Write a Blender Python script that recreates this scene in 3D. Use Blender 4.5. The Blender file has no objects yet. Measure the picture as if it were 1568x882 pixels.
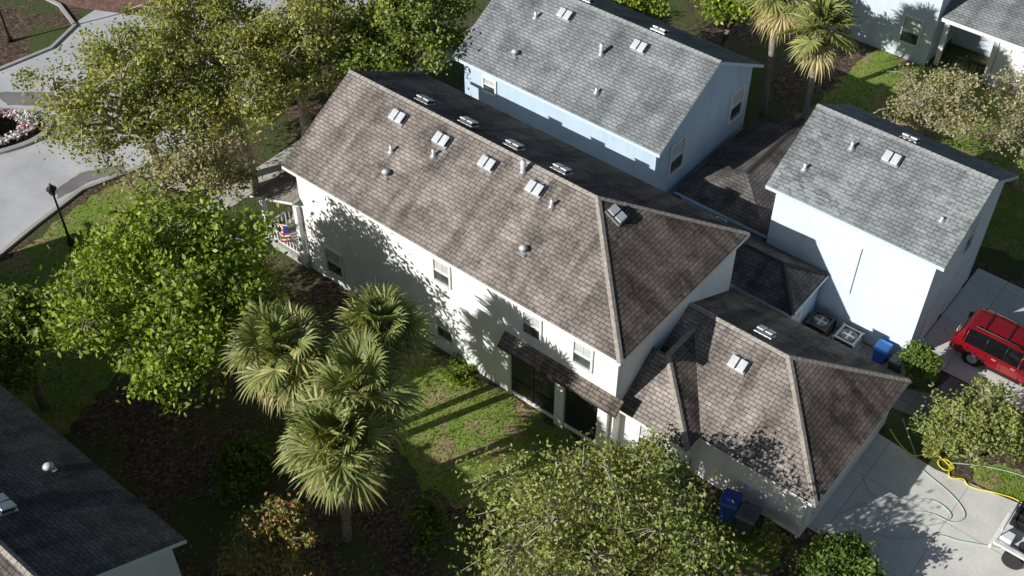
import bpy, math, random
import numpy as np
from mathutils import Vector
random.seed(7)
RS=np.random.RandomState(11)
SC=bpy.context.scene
COL=bpy.context.collection

# ------------------------------------------------------------------ materials
def newmat(name):
    m=bpy.data.materials.new(name);m.use_nodes=True
    nt=m.node_tree;nt.nodes.clear()
    out=nt.nodes.new("ShaderNodeOutputMaterial")
    b=nt.nodes.new("ShaderNodeBsdfPrincipled")
    nt.links.new(b.outputs[0],out.inputs[0])
    return m,nt,b,out
def noise(nt,vec,scale,detail=4,rough=.6):
    n=nt.nodes.new("ShaderNodeTexNoise");n.inputs["Scale"].default_value=scale
    n.inputs["Detail"].default_value=detail;n.inputs["Roughness"].default_value=rough
    if vec is not None: nt.links.new(vec,n.inputs["Vector"])
    return n.outputs["Fac"]
def ramp(nt,fac,stops,interp='LINEAR'):
    r=nt.nodes.new("ShaderNodeValToRGB");r.color_ramp.interpolation=interp
    e=r.color_ramp.elements
    while len(e)<len(stops): e.new(.5)
    for i,(p,c) in enumerate(stops):
        e[i].position=p
        e[i].color=(c[0],c[1],c[2],1) if not isinstance(c,(int,float)) else (c,c,c,1)
    nt.links.new(fac,r.inputs[0]);return r.outputs[0]
def mix(nt,fac,a,b,mode='MIX'):
    m=nt.nodes.new("ShaderNodeMix");m.data_type='RGBA';m.blend_type=mode
    for s,v in ((m.inputs[0],fac),(m.inputs[6],a),(m.inputs[7],b)):
        if isinstance(v,(int,float)): s.default_value=v if s==m.inputs[0] else (v,v,v,1)
        elif isinstance(v,tuple): s.default_value=(v[0],v[1],v[2],1)
        else: nt.links.new(v,s)
    return m.outputs[2]
def bump(nt,b,h,strength=.4,dist=.05):
    n=nt.nodes.new("ShaderNodeBump");n.inputs["Strength"].default_value=strength;n.inputs["Distance"].default_value=dist
    nt.links.new(h,n.inputs["Height"]);nt.links.new(n.outputs[0],b.inputs["Normal"])
def coords(nt,kind="Object"):
    return nt.nodes.new("ShaderNodeTexCoord").outputs[kind]
def mapping(nt,vec,scale):
    m=nt.nodes.new("ShaderNodeMapping");m.inputs["Scale"].default_value=scale
    nt.links.new(vec,m.inputs[0]);return m.outputs[0]

def simple(name,col,rough=.6,metal=0,var=.25,scale=3.,bmp=0,coat=0):
    m,nt,b,o=newmat(name);c=coords(nt)
    f=noise(nt,c,scale,5)
    lo=tuple(x*(1-var) for x in col);hi=tuple(min(1,x*(1+var)) for x in col)
    nt.links.new(ramp(nt,f,[(.3,lo),(.7,hi)]),b.inputs["Base Color"])
    b.inputs["Roughness"].default_value=rough;b.inputs["Metallic"].default_value=metal
    if coat: b.inputs["Coat Weight"].default_value=coat
    if bmp: bump(nt,b,noise(nt,c,scale*8,3),bmp,.03)
    return m
def shingle(name,c1,c2,dark,stain=.5,patch=None):
    m,nt,b,o=newmat(name);uv=coords(nt,"UV")
    br=nt.nodes.new("ShaderNodeTexBrick");nt.links.new(uv,br.inputs["Vector"])
    br.inputs["Scale"].default_value=1;br.inputs["Brick Width"].default_value=.42;br.inputs["Row Height"].default_value=.22
    br.inputs["Mortar Size"].default_value=.02;br.inputs["Mortar Smooth"].default_value=.6;br.inputs["Bias"].default_value=-.1
    br.inputs["Color1"].default_value=(*c1,1);br.inputs["Color2"].default_value=(*c2,1);br.inputs["Mortar"].default_value=(*dark,1)
    col=br.outputs["Color"]
    v=nt.nodes.new("ShaderNodeTexVoronoi");v.inputs["Scale"].default_value=1
    nt.links.new(mapping(nt,uv,(.8,2.2,1)),v.inputs["Vector"])
    bw=nt.nodes.new("ShaderNodeRGBToBW");nt.links.new(v.outputs["Color"],bw.inputs[0])
    col=mix(nt,1.,col,ramp(nt,bw.outputs[0],[(.1,.8),(.9,1.14)]),'MULTIPLY')
    big=noise(nt,uv,.22,5,.6)
    col=mix(nt,1.,col,ramp(nt,big,[(.3,(1-stain*.6,)*3),(.62,(1.1,)*3)]),'MULTIPLY')
    st=noise(nt,mapping(nt,uv,(.9,.11,1)),1.,4,.65)
    col=mix(nt,1.,col,ramp(nt,st,[(.38,(1-stain*.8,)*3),(.55,(1.05,)*3)]),'MULTIPLY')
    blot=noise(nt,mapping(nt,uv,(.55,.4,1)),1.,6,.72)
    col=mix(nt,1.,col,ramp(nt,blot,[(.38,(1-stain*.8,)*3),(.48,(1.0,)*3),(.7,(1.08,)*3)]),'MULTIPLY')
    if patch:
        pn=noise(nt,mapping(nt,uv,(.16,.16,1)),1.,2,.4)
        v2=nt.nodes.new("ShaderNodeTexVoronoi");nt.links.new(mapping(nt,uv,(1.6,3.6,1)),v2.inputs["Vector"]);v2.inputs["Scale"].default_value=1
        b2=nt.nodes.new("ShaderNodeRGBToBW");nt.links.new(v2.outputs["Color"],b2.inputs[0])
        k=mix(nt,1.,ramp(nt,pn,[(.5,0.),(.56,.45)]),ramp(nt,b2.outputs[0],[(.45,0.),(.52,1.)]),'MULTIPLY')
        col=mix(nt,k,col,patch)
    fine=noise(nt,uv,26,3)
    col=mix(nt,1.,col,ramp(nt,fine,[(.25,.82),(.75,1.16)]),'MULTIPLY')
    nt.links.new(col,b.inputs["Base Color"]);b.inputs["Roughness"].default_value=.92
    b.inputs["Specular IOR Level"].default_value=.2
    hh=mix(nt,.35,ramp(nt,br.outputs["Fac"],[(0,1.),(1,0.)]),fine)
    bump(nt,b,hh,.85,.065)
    return m
def stucco(name,col):
    m,nt,b,o=newmat(name);c=coords(nt)
    a=noise(nt,c,.6,5);s=noise(nt,mapping(nt,c,(1.5,1.5,.15)),1.,4)
    k=mix(nt,1.,ramp(nt,a,[(.3,.95),(.7,1.02)]),ramp(nt,s,[(.3,.9),(.5,1.)]),'MULTIPLY')
    k=mix(nt,1.,k,col,'MULTIPLY')
    nt.links.new(k,b.inputs["Base Color"]);b.inputs["Roughness"].default_value=.85
    bump(nt,b,noise(nt,c,22,3),.25,.02)
    return m
def leafmat(name,c1,c2,c3,trans=.3,nscale=.45):
    m,nt,b,o=newmat(name)
    g=nt.nodes.new("ShaderNodeNewGeometry");c=coords(nt)
    col=ramp(nt,g.outputs["Random Per Island"],[(0.,c1),(.6,c2),(1.,c3)])
    f=noise(nt,c,nscale,3)
    col=mix(nt,1.,col,ramp(nt,f,[(.35,(.72,.78,.78)),(.62,(1.2,1.15,1.05))]),'MULTIPLY')
    nt.links.new(col,b.inputs["Base Color"]);b.inputs["Roughness"].default_value=.5
    b.inputs["Specular IOR Level"].default_value=.35
    t=nt.nodes.new("ShaderNodeBsdfTranslucent")
    nt.links.new(mix(nt,1.,col,(1.25,1.3,.55),'MULTIPLY'),t.inputs[0])
    ms=nt.nodes.new("ShaderNodeMixShader");ms.inputs[0].default_value=trans
    nt.links.new(b.outputs[0],ms.inputs[1]);nt.links.new(t.outputs[0],ms.inputs[2]);nt.links.new(ms.outputs[0],o.inputs[0])
    return m

M_roof_brown=shingle("shingle_brown",(.385,.335,.3),(.305,.265,.24),(.14,.122,.11),.52)
M_roof_shade=shingle("shingle_brown_shaded",(.27,.225,.195),(.2,.165,.145),(.07,.06,.052),.6)  # darker brown shingle: shade of east and north slopes painted into the colour
M_roof_grey=shingle("shingle_grey",(.315,.335,.34),(.26,.28,.287),(.15,.158,.165),.3)
M_roof_greyp=shingle("shingle_grey_patched",(.305,.325,.33),(.25,.27,.277),(.15,.158,.165),.3,(.44,.46,.46))
M_roof_dark=shingle("shingle_dark",(.18,.165,.155),(.14,.128,.12),(.07,.065,.06),.4)
M_cap=simple("ridge_cap",(.36,.32,.28),.9,var=.35,scale=6)
M_capg=simple("ridge_cap_grey",(.3,.31,.315),.9,var=.3,scale=6)
M_white=simple("white_paint",(.82,.82,.8),.5,var=.04)
M_trimblue=simple("pale_blue_trim",(.62,.72,.82),.5,var=.05)
M_wallw=stucco("stucco_offwhite",(.92,.92,.905))
M_wallg=stucco("stucco_green_grey",(.66,.72,.68))
M_wallb=stucco("stucco_blue",(.5,.62,.74))
M_wallb3=stucco("stucco_pale_blue",(.7,.8,.88))
M_wallb2=stucco("stucco_light_blue",(.4,.52,.68))
M_wallh5=stucco("stucco_grey_blue",(.64,.72,.8))
def glassmat():
    m,nt,b,o=newmat("window_glass");c=coords(nt)
    nt.links.new(ramp(nt,noise(nt,c,1.3,3),[(.35,(.03,.038,.042)),(.65,(.1,.115,.12))]),b.inputs["Base Color"])
    b.inputs["Roughness"].default_value=.06;b.inputs["Specular IOR Level"].default_value=.6
    return m
M_glass=glassmat()
M_tint=simple("tinted_glass",(.008,.008,.01),.08,var=.1)
M_blind=simple("window_blind",(.55,.57,.55),.35,var=.15,scale=2)
M_screen=simple("dark_screen",(.02,.022,.024),.45,var=.4,scale=2)
M_metal=simple("galvanised_metal",(.6,.62,.64),.35,.6,var=.15)
M_ventw=simple("vent_lid",(.75,.77,.8),.3,.2,var=.1)
M_black=simple("black_metal",(.015,.015,.017),.4,var=.2)
M_rubber=simple("rubber",(.02,.02,.02),.8,var=.2)
M_bark=simple("bark",(.22,.18,.145),.95,var=.5,scale=4,bmp=.6)
M_twig=simple("twig_grey",(.4,.35,.28),.95,var=.4,scale=4)
M_palmbark=simple("palm_bark",(.3,.26,.22),.95,var=.5,scale=6,bmp=.8)
def concrete(name,col,joint=0,stain=.25):
    m,nt,b,o=newmat(name);c=coords(nt)
    k=mix(nt,1.,ramp(nt,noise(nt,c,.35,6,.65),[(.3,1-stain),(.68,1.06)]),ramp(nt,noise(nt,c,9,5,.7),[(.3,.86),(.7,1.08)]),'MULTIPLY')
    k=mix(nt,1.,k,col,'MULTIPLY')
    k=mix(nt,ramp(nt,noise(nt,c,1.7,2),[(.74,0.),(.78,.4)]),k,(col[0]*.5,col[1]*.47,col[2]*.43))
    if joint:
        br=nt.nodes.new("ShaderNodeTexBrick");nt.links.new(c,br.inputs["Vector"]);br.offset=0
        br.inputs["Scale"].default_value=1;br.inputs["Brick Width"].default_value=joint;br.inputs["Row Height"].default_value=joint
        br.inputs["Mortar Size"].default_value=.02
        k=mix(nt,br.outputs["Fac"],k,(col[0]*.5,col[1]*.5,col[2]*.48))
    nt.links.new(k,b.inputs["Base Color"]);b.inputs["Roughness"].default_value=.9
    bump(nt,b,noise(nt,c,14,4),.2,.02);return m
M_drive=concrete("driveway_concrete",(.74,.72,.68),4.4,.2)
M_walk=concrete("sidewalk_concrete",(.6,.58,.54),1.8)
M_kerb=concrete("kerb_concrete",(.45,.44,.41))
M_road=concrete("road_surface",(.58,.58,.6),0,.22)
M_roadpatch=concrete("road_patch",(.26,.255,.25),0,.4)
def paver():
    m,nt,b,o=newmat("brick_paver");c=coords(nt)
    br=nt.nodes.new("ShaderNodeTexBrick");nt.links.new(c,br.inputs["Vector"])
    br.inputs["Scale"].default_value=1;br.inputs["Brick Width"].default_value=.5;br.inputs["Row Height"].default_value=.25;br.inputs["Mortar Size"].default_value=.02
    br.inputs["Color1"].default_value=(.22,.11,.085,1);br.inputs["Color2"].default_value=(.3,.17,.13,1);br.inputs["Mortar"].default_value=(.1,.07,.06,1)
    nt.links.new(mix(nt,1.,br.outputs[0],ramp(nt,noise(nt,c,1.2,4),[(.3,.7),(.7,1.15)]),'MULTIPLY'),b.inputs["Base Color"]);b.inputs["Roughness"].default_value=.9
    return m
M_paver=paver()
M_pathpaver=concrete("path_paver",(.28,.26,.24),.7)
def groundmat():
    m,nt,b,o=newmat("ground_mulch");c=coords(nt)
    v=nt.nodes.new("ShaderNodeTexVoronoi");v.inputs["Scale"].default_value=7;nt.links.new(c,v.inputs["Vector"])
    bw=nt.nodes.new("ShaderNodeRGBToBW");nt.links.new(v.outputs["Color"],bw.inputs[0])
    lit=ramp(nt,bw.outputs[0],[(.2,(.06,.038,.025)),(.55,(.13,.085,.058)),(.85,(.26,.175,.125))])
    lit=mix(nt,1.,lit,ramp(nt,noise(nt,c,1.3,5),[(.3,.6),(.7,1.2)]),'MULTIPLY')
    gr=ramp(nt,noise(nt,c,12,4),[(.3,(.04,.065,.012)),(.7,(.12,.16,.04))])
    k=ramp(nt,noise(nt,c,.13,6,.65),[(.45,0.),(.55,1.)])
    nt.links.new(mix(nt,k,lit,gr),b.inputs["Base Color"]);b.inputs["Roughness"].default_value=1
    bump(nt,b,noise(nt,c,10,5,.7),.9,.12);return m
M_ground=groundmat()
def lawnmat():
    m,nt,b,o=newmat("lawn_grass");c=coords(nt)
    gr=ramp(nt,noise(nt,c,16,5,.7),[(.3,(.11,.17,.02)),(.55,(.22,.31,.05)),(.75,(.33,.37,.1))])
    dry=ramp(nt,noise(nt,c,11,4),[(.3,(.26,.17,.1)),(.7,(.48,.34,.23))])
    k=ramp(nt,noise(nt,c,.5,6,.7),[(.5,0.),(.58,.85)])
    nt.links.new(mix(nt,k,gr,dry),b.inputs["Base Color"]);b.inputs["Roughness"].default_value=1
    bump(nt,b,noise(nt,c,20,4),.5,.06);return m
M_lawn=lawnmat()
M_blade=leafmat("grass_blade",(.13,.2,.025),(.24,.34,.055),(.35,.38,.12),.35,.8)
L_bright=leafmat("leaf_bright",(.15,.22,.025),(.28,.37,.045),(.42,.5,.1))
L_oak=leafmat("leaf_oak",(.19,.22,.05),(.33,.36,.085),(.52,.5,.19))
L_oakd=leafmat("leaf_oak_dark",(.14,.19,.035),(.24,.3,.06),(.4,.43,.13))
L_sparse=leafmat("leaf_sparse",(.18,.22,.06),(.3,.36,.09),(.46,.45,.21))
L_brown=leafmat("leaf_brownish",(.27,.27,.13),(.4,.37,.21),(.55,.5,.34))
L_shrub=leafmat("leaf_shrub",(.08,.14,.02),(.16,.24,.04),(.28,.34,.09))
L_red=leafmat("leaf_reddish",(.16,.19,.05),(.3,.31,.1),(.5,.2,.1))
L_palm=leafmat("palm_frond",(.18,.22,.075),(.3,.34,.12),(.52,.49,.2),.25,.6)
L_palmdead=leafmat("palm_frond_dead",(.4,.33,.14),(.5,.42,.19),(.6,.52,.3),.2)
M_flw=simple("white_flower",(.75,.7,.68),.7,var=.1);M_flp=simple("pink_flower",(.6,.2,.24),.7,var=.3)

# ------------------------------------------------------------------ mesh helpers
def empty(name,loc=(0,0,0)):
    e=bpy.data.objects.new(name,None);e.location=loc;e.empty_display_size=.5;COL.objects.link(e);return e
def obj(name,verts,faces,mats,parent=None,mi=None,uvs=None,smooth=False):
    me=bpy.data.meshes.new(name);me.from_pydata([tuple(v) for v in verts],[],faces)
    if not isinstance(mats,(list,tuple)): mats=[mats]
    for m in mats: me.materials.append(m)
    if mi: me.polygons.foreach_set("material_index",mi)
    if uvs:
        l=me.uv_layers.new(name="UVMap");l.data.foreach_set("uv",[c for u in uvs for c in u])
    if smooth: me.polygons.foreach_set("use_smooth",[True]*len(faces))
    me.update()
    o=bpy.data.objects.new(name,me);COL.objects.link(o)
    if parent: o.parent=parent
    return o
def boxes(name,bs,mat,parent=None,bev=0):
    v=[];f=[]
    for (x0,x1,y0,y1,z0,z1) in bs:
        n=len(v)
        v+=[(x0,y0,z0),(x1,y0,z0),(x1,y1,z0),(x0,y1,z0),(x0,y0,z1),(x1,y0,z1),(x1,y1,z1),(x0,y1,z1)]
        f+=[tuple(n+i for i in q) for q in ((0,3,2,1),(4,5,6,7),(0,1,5,4),(1,2,6,5),(2,3,7,6),(3,0,4,7))]
    o=obj(name,v,f,mat,parent)
    if bev:
        b=o.modifiers.new("b",'BEVEL');b.width=bev;b.segments=2
    return o
def poly(name,pts,z,mat,parent=None):
    o=obj(name,[(p[0],p[1],z) for p in pts],[tuple(range(len(pts)))],mat,parent);
    if o.data.polygons[0].normal.z<0: o.data.flip_normals()
    return o
def subpoly(pts,step=.6,jit=.12,seed=1):
    r=random.Random(seed);out=[]
    for i in range(len(pts)):
        a=Vector(pts[i]);b=Vector(pts[(i+1)%len(pts)]);n=max(1,int((b-a).length/step))
        for k in range(n):
            p=a.lerp(b,k/n);out.append((p.x+r.uniform(-jit,jit),p.y+r.uniform(-jit,jit)))
    return out
def tubes(name,paths,mat,parent=None,sides=6,smooth=True):
    V=[];F=[]
    for pts,rad in paths:
        pts=[Vector(p) for p in pts];n0=len(V)
        for i,p in enumerate(pts):
            d=(pts[min(i+1,len(pts)-1)]-pts[max(i-1,0)])
            if d.length<1e-6: d=Vector((0,0,1))
            d.normalize();a=d.cross(Vector((0,0,1)))
            if a.length<.1: a=d.cross(Vector((1,0,0)))
            a.normalize();b=d.cross(a);r=rad[i] if isinstance(rad,(list,tuple)) else rad
            for s in range(sides):
                t=2*math.pi*s/sides;V.append(tuple(p+a*(r*math.cos(t))+b*(r*math.sin(t))))
        for i in range(len(pts)-1):
            for s in range(sides):
                s2=(s+1)%sides;F.append((n0+i*sides+s,n0+i*sides+s2,n0+(i+1)*sides+s2,n0+(i+1)*sides+s))
        F.append(tuple(n0+s for s in range(sides))[::-1]);F.append(tuple(n0+(len(pts)-1)*sides+s for s in range(sides)))
    return obj(name,V,F,mat,parent,smooth=smooth)

def roof(prefix,faces,outline,mat,fmat,parent,th=.24,caps=(),capmat=None,mi=None):
    V=[];F=[];UV=[]
    for fc in faces:
        P=[Vector(p) for p in fc];n=(P[1]-P[0]).cross(P[2]-P[0]).normalized()
        if n.z<0: P.reverse();n=-n
        u=Vector((0,0,1)).cross(n)
        if u.length<.01:u=Vector((1,0,0))
        u.normalize();v=n.cross(u);k=len(V)
        for p in P: V.append(p);UV.append((p.dot(u),p.dot(v)))
        F.append(tuple(range(k,k+len(P))))
    obj(prefix+"shingles",V,F,mat,parent,mi,UV)
    V2=[];F2=[]
    for fc in faces:
        P=[Vector(p)-Vector((0,0,th)) for p in fc];n=(P[1]-P[0]).cross(P[2]-P[0])
        if n.z>0:P.reverse()
        k=len(V2);V2+=P;F2.append(tuple(range(k,k+len(P))))
    for i in range(len(outline)):
        a=Vector(outline[i]);b=Vector(outline[(i+1)%len(outline)]);k=len(V2)
        d=Vector((0,0,th));o=Vector((0,0,.012))
        V2+=[a-d,b-d,b-o,a-o];F2.append((k,k+1,k+2,k+3))
    obj(prefix+"fascia",V2,F2,fmat,parent)
    V=[];F=[]
    for a,b,sl in caps:
        a=Vector(a);b=Vector(b);d=(b-a).normalized();s=d.cross(Vector((0,0,1))).normalized()
        up=Vector((0,0,1));w=.17
        L=(b-a).length;n=max(2,int(L/.3))
        for i in range(n):
            p=a.lerp(b,i/n);q=a.lerp(b,(i+1)/n);k=len(V);l1=.035;l2=.06
            V+=[p+s*w-up*(w*sl-l1),p+up*(l1+.02),p-s*w-up*(w*sl-l1),q+s*w-up*(w*sl-l2),q+up*(l2+.02),q-s*w-up*(w*sl-l2)]
            F+=[(k,k+3,k+4,k+1),(k+1,k+4,k+5,k+2),(k+3,k+5,k+4)]
    if V: obj(prefix+"ridge_caps",V,F,capmat or M_cap,parent)

def walls(name,x0,x1,y0,y1,z1,zr,mat,parent,gw=True,ge=True):
    ym=(y0+y1)/2
    V=[(x0,y0,0),(x1,y0,0),(x1,y1,0),(x0,y1,0),(x0,y0,z1),(x1,y0,z1),(x1,y1,z1),(x0,y1,z1)]
    F=[(0,1,5,4),(2,3,7,6)]
    if ge: V.append((x1,ym,zr));F.append((1,2,6,len(V)-1,5))
    else:F.append((1,2,6,5))
    if gw: V.append((x0,ym,zr));F.append((3,0,4,len(V)-1,7))
    else:F.append((3,0,4,7))
    return obj(name,V,F,mat,parent)
def window(parent,side,pos,c,z0,z1,w,mat_t=None,pane=None,grid=2):
    mat_t=mat_t or M_white;pane=pane or M_glass
    h=w/2;fr=.12;B=[];P=[]
    def add(L,a0,a1,zz0,zz1,d0,d1):
        if side=='S': L.append((c+a0,c+a1,pos-d1,pos-d0,zz0,zz1))
        else: L.append((pos+d0,pos+d1,c+a0,c+a1,zz0,zz1))
    add(B,-h-fr,-h,z0-fr,z1+fr,0.003,.1);add(B,h,h+fr,z0-fr,z1+fr,0.003,.1)
    add(B,-h,h,z1,z1+fr,0.003,.1);add(B,-h,h,z0-fr,z0,0.003,.14)
    zm=(z0+z1)/2;add(B,-h,h,zm-.03,zm+.03,0.025,.07)
    if grid>1:add(B,-.015,.015,zm+.03,z1,0.025,.05)
    add(P,-h,h,z0,z1,0.004,.022)
    boxes("window_frame",B,mat_t,parent);boxes("window_glass",P,pane,parent)
    Q=[];add(Q,-h+.02,h-.02,zm-.1*(z1-z0),z1,0.0225,.0245)
    boxes("window_blind",Q,M_blind,parent)

def vent(parent,x,y,z,slope,axis='S',s=1.):
    e=bpy.data.objects.new("roof_vent",None);COL.objects.link(e);e.parent=parent;e.location=(x,y,z)
    a=math.atan(slope)
    e.rotation_euler={'S':(a,0,0),'N':(-a,0,0),'E':(0,a,0)}[axis]
    boxes("vent_base",[(-.5*s,.5*s,-.38*s,.38*s,-.02,.06)],M_metal,e)
    boxes("vent_body",[(-.42*s,.42*s,-.28*s,.28*s,.06,.2)],M_black,e,.02)
    boxes("vent_lids",[(-.45*s,-.04*s,-.32*s,.3*s,.2,.28),(.04*s,.45*s,-.32*s,.3*s,.2,.28)],M_ventw,e,.03)
def pipe(parent,x,y,z,h=.45,r=.09):
    tubes("vent_pipe",[([(x,y,z-.2),(x,y,z+h)],[r,r])],M_ventw,parent,10)
    tubes("pipe_flashing",[([(x,y,z-.12),(x,y,z+.1),(x,y,z+.16)],[.26,.16,.1])],M_metal,parent,10)
def hood(parent,x,y,z):
    tubes("vent_cap",[([(x,y,z-.1),(x,y,z+.22),(x,y,z+.24),(x,y,z+.36)],[.13,.13,.24,.1])],M_ventw,parent,14)
    boxes("vent_flashing",[(x-.24,x+.24,y-.24,y+.24,z-.12,z-.02)],M_metal,parent)

# ------------------------------------------------------------------ ground & roads
obj("ground",[(-350,-150,0),(250,-150,0),(250,450,0),(-350,450,0)],[(0,1,2,3)],M_ground)
road=poly("street_road",[(-57.6,-60),(-57.6,20),(-58.4,24),(-59,28),(-58,31.5),(-57,35),(-57,40),(-58.5,48),(-60,56),(-60,200),(-77,200),(-77,46),(-76,40),(-74.4,36.6),(-75,32.6),(-76,26),(-77,-60)],.006,M_road)
poly("road_patch",subpoly([(-73,30.6),(-70.4,32.8),(-68.4,34.2),(-66.6,34.4),(-64.6,33.2),(-64.4,31.0),(-65.6,29.2),(-65.8,31.2),(-67.4,32.2),(-69.2,31.6),(-70.8,30.4)],.3,.06,3),.010,M_roadpatch)
poly("road_patch",subpoly([(-59.5,26.5),(-59.3,29),(-58.4,31),(-59.2,31.4),(-60.6,29),(-60.4,27)],.3,.06,4),.010,M_roadpatch)
poly("brick_crossing",[(-83,39.5),(-77.2,41.5),(-73,43.6),(-72.5,47.5),(-77,46.6),(-84,45)],.010,M_paver)
def kerb(name,pts,w=.28,h=.16,closed=False,mat=None):
    V=[];F=[];n=len(pts);P=[Vector((p[0],p[1],0)) for p in pts]
    for i,p in enumerate(P):
        a=P[i-1] if (i>0 or closed) else p;b=P[(i+1)%n] if (i<n-1 or closed) else p
        d=(b-a).normalized();s=Vector((-d.y,d.x,0))*w/2
        V+=[p+s,p+s+Vector((0,0,h)),p-s+Vector((0,0,h)),p-s]
    m=n if closed else n-1
    for i in range(m):
        j=(i+1)%n
        for a,b in ((0,1),(1,2),(2,3)):F.append((i*4+a,i*4+b,j*4+b,j*4+a))
    return obj(name,V,F,mat or M_kerb)
kerb("kerb",[(-57.6,-60),(-57.6,20),(-58.4,24),(-59,28),(-58,31.5),(-57,35),(-57,40),(-58.5,48),(-60,56),(-60,120)])
kerb("kerb",[(-76.5,-20),(-76,26),(-75,32.6),(-74.4,36.6),(-75.6,39.6),(-79,40.6),(-90,40)])
IC=(-70.1,26.4)
def ip(a,b,t,sc=1.): 
    u=a*math.cos(t)*sc;v=b*math.sin(t)*sc
    return (IC[0]+.66*u-.75*v,IC[1]+.75*u+.66*v)
isl=[ip(5.7,2.7,i*2*math.pi/44) for i in range(44)]
M_bed=simple("mulch_bed",(.045,.03,.022),1,var=.6,scale=9,bmp=.8)
poly("island_bed",isl,.03,M_bed);kerb("island_kerb",isl,.4,.2,True)
poly("verge",subpoly([(-85,10),(-76.6,10),(-76.2,26),(-75.3,32.6),(-74.7,36.6),(-76,39.2),(-80,40.2),(-95,39)],1.,.05,2),.008,M_ground)
poly("sidewalk",[(-51.9,-30),(-50.2,-30),(-50.2,60),(-51.9,60)],.02,M_walk)
poly("entry_walk",[(-57,31.8),(-57,33.4),(-51.9,33.4),(-51.9,31.8)],.016,M_walk)
poly("driveway",[(-9.7,35.0),(8,34.6),(8,43.2),(-2,43.0),(-6.2,42.3),(-9.7,42.6)],.014,M_drive)
poly("driveway",[(-10.7,48.9),(8,48.9),(8,58),(-10.7,58)],.014,M_drive)
poly("garden_path",subpoly([(-10.2,44.6),(-8.2,44.9),(-7.0,46.2),(-6.9,48.8),(-8.3,48.8),(-8.6,46.9),(-10.2,46.2)],.5,.02,5),.012,M_pathpaver)
poly("courtyard_paving",[(-19.8,43.6),(-10.3,43.6),(-10.3,48),(-26,48),(-26,43.6)],.010,M_pathpaver)
lawns=[[(-32.4,27.6),(-32.6,31.9),(-24.5,32.2),(-20.3,32.1),(-20.5,28.4),(-22.5,25.2),(-26,24.6),(-29,26)],
       [(-27,58.5),(-26.5,76),(-8,76),(-8,60.5),(-18,59)],
       [(-57,10),(-57.2,23),(-58.2,28),(-57,34),(-52.2,34),(-52.2,10)],
       [(-49.8,12),(-49.8,21),(-45,21),(-43,15)],
       [(-4.6,42.9),(-3.6,44.6),(2,46.5),(3,43.3)],
       [(-19.3,29.6),(-19.5,32),(-15.6,32.6),(-10,33),(-9,30.2)]]
for i,l in enumerate(lawns): poly("lawn",subpoly(l,.4,.3,20+i),.008,M_lawn)
def inpoly(pts,n,rs):
    P=np.array(pts);mn=P.min(0);mx=P.max(0)
    q=mn+(mx-mn)*rs.rand(n,2);ins=np.zeros(n,bool);j=len(P)-1
    for i in range(len(P)):
        c=((P[i,1]>q[:,1])!=(P[j,1]>q[:,1]))&(q[:,0]<(P[j,0]-P[i,0])*(q[:,1]-P[i,1])/(P[j,1]-P[i,1]+1e-12)+P[i,0]);ins^=c;j=i
    return q[ins]
def rawmesh(name,V,nv,mat,parent=None):
    n=len(V)//nv;me=bpy.data.meshes.new(name)
    me.vertices.add(len(V));me.vertices.foreach_set("co",V.astype(np.float32).ravel())
    me.loops.add(len(V));me.loops.foreach_set("vertex_index",np.arange(len(V),dtype=np.int32))
    me.polygons.add(n);me.polygons.foreach_set("loop_start",np.arange(0,len(V),nv,dtype=np.int32))
    me.polygons.foreach_set("loop_total",np.full(n,nv,dtype=np.int32))
    me.materials.append(mat);me.update(calc_edges=True)
    o=bpy.data.objects.new(name,me);COL.objects.link(o)
    if parent:o.parent=parent
    return o
pp=[]
for l,n in zip(lawns,(5500,13000,6000,3000,3000,4000)): pp.append(inpoly(l,n,RS))
Q=np.concatenate(pp);n=len(Q);a=RS.rand(n)*6.28;w=.035+.03*RS.rand(n);hh=.04+.07*RS.rand(n)
base=np.c_[Q,np.full(n,.008)];s=np.c_[np.cos(a)*w,np.sin(a)*w,np.zeros(n)]
tip=base+np.c_[RS.randn(n)*.07,RS.randn(n)*.07,hh]
rawmesh("grass",np.stack([base-s,base+s,tip],1).reshape(-1,3),3,M_blade)
n=17000;Q=np.c_[RS.uniform(-56,-4,n),RS.uniform(8,60,n)]
keep=~((Q[:,0]>-10)&(Q[:,1]>34.8))
keep&=RS.rand(n)<np.where((Q[:,0]>-20)&(Q[:,1]>43),.1,1)
Q=Q[keep];n=len(Q)
u=RS.randn(n,3)*[1,1,.25];u/=np.linalg.norm(u,axis=1)[:,None];v=np.cross(u,[0,0,1]);C=np.c_[Q,np.full(n,.04)];sz=(.04+.05*RS.rand(n))[:,None]
M_fallen=leafmat("fallen_leaf",(.17,.1,.055),(.32,.21,.13),(.46,.34,.23),.1)
rawmesh("leaf_litter",np.stack([C-u*sz,C-v*sz*.6,C+u*sz,C+v*sz*.6],1).reshape(-1,3),4,M_fallen)

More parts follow.
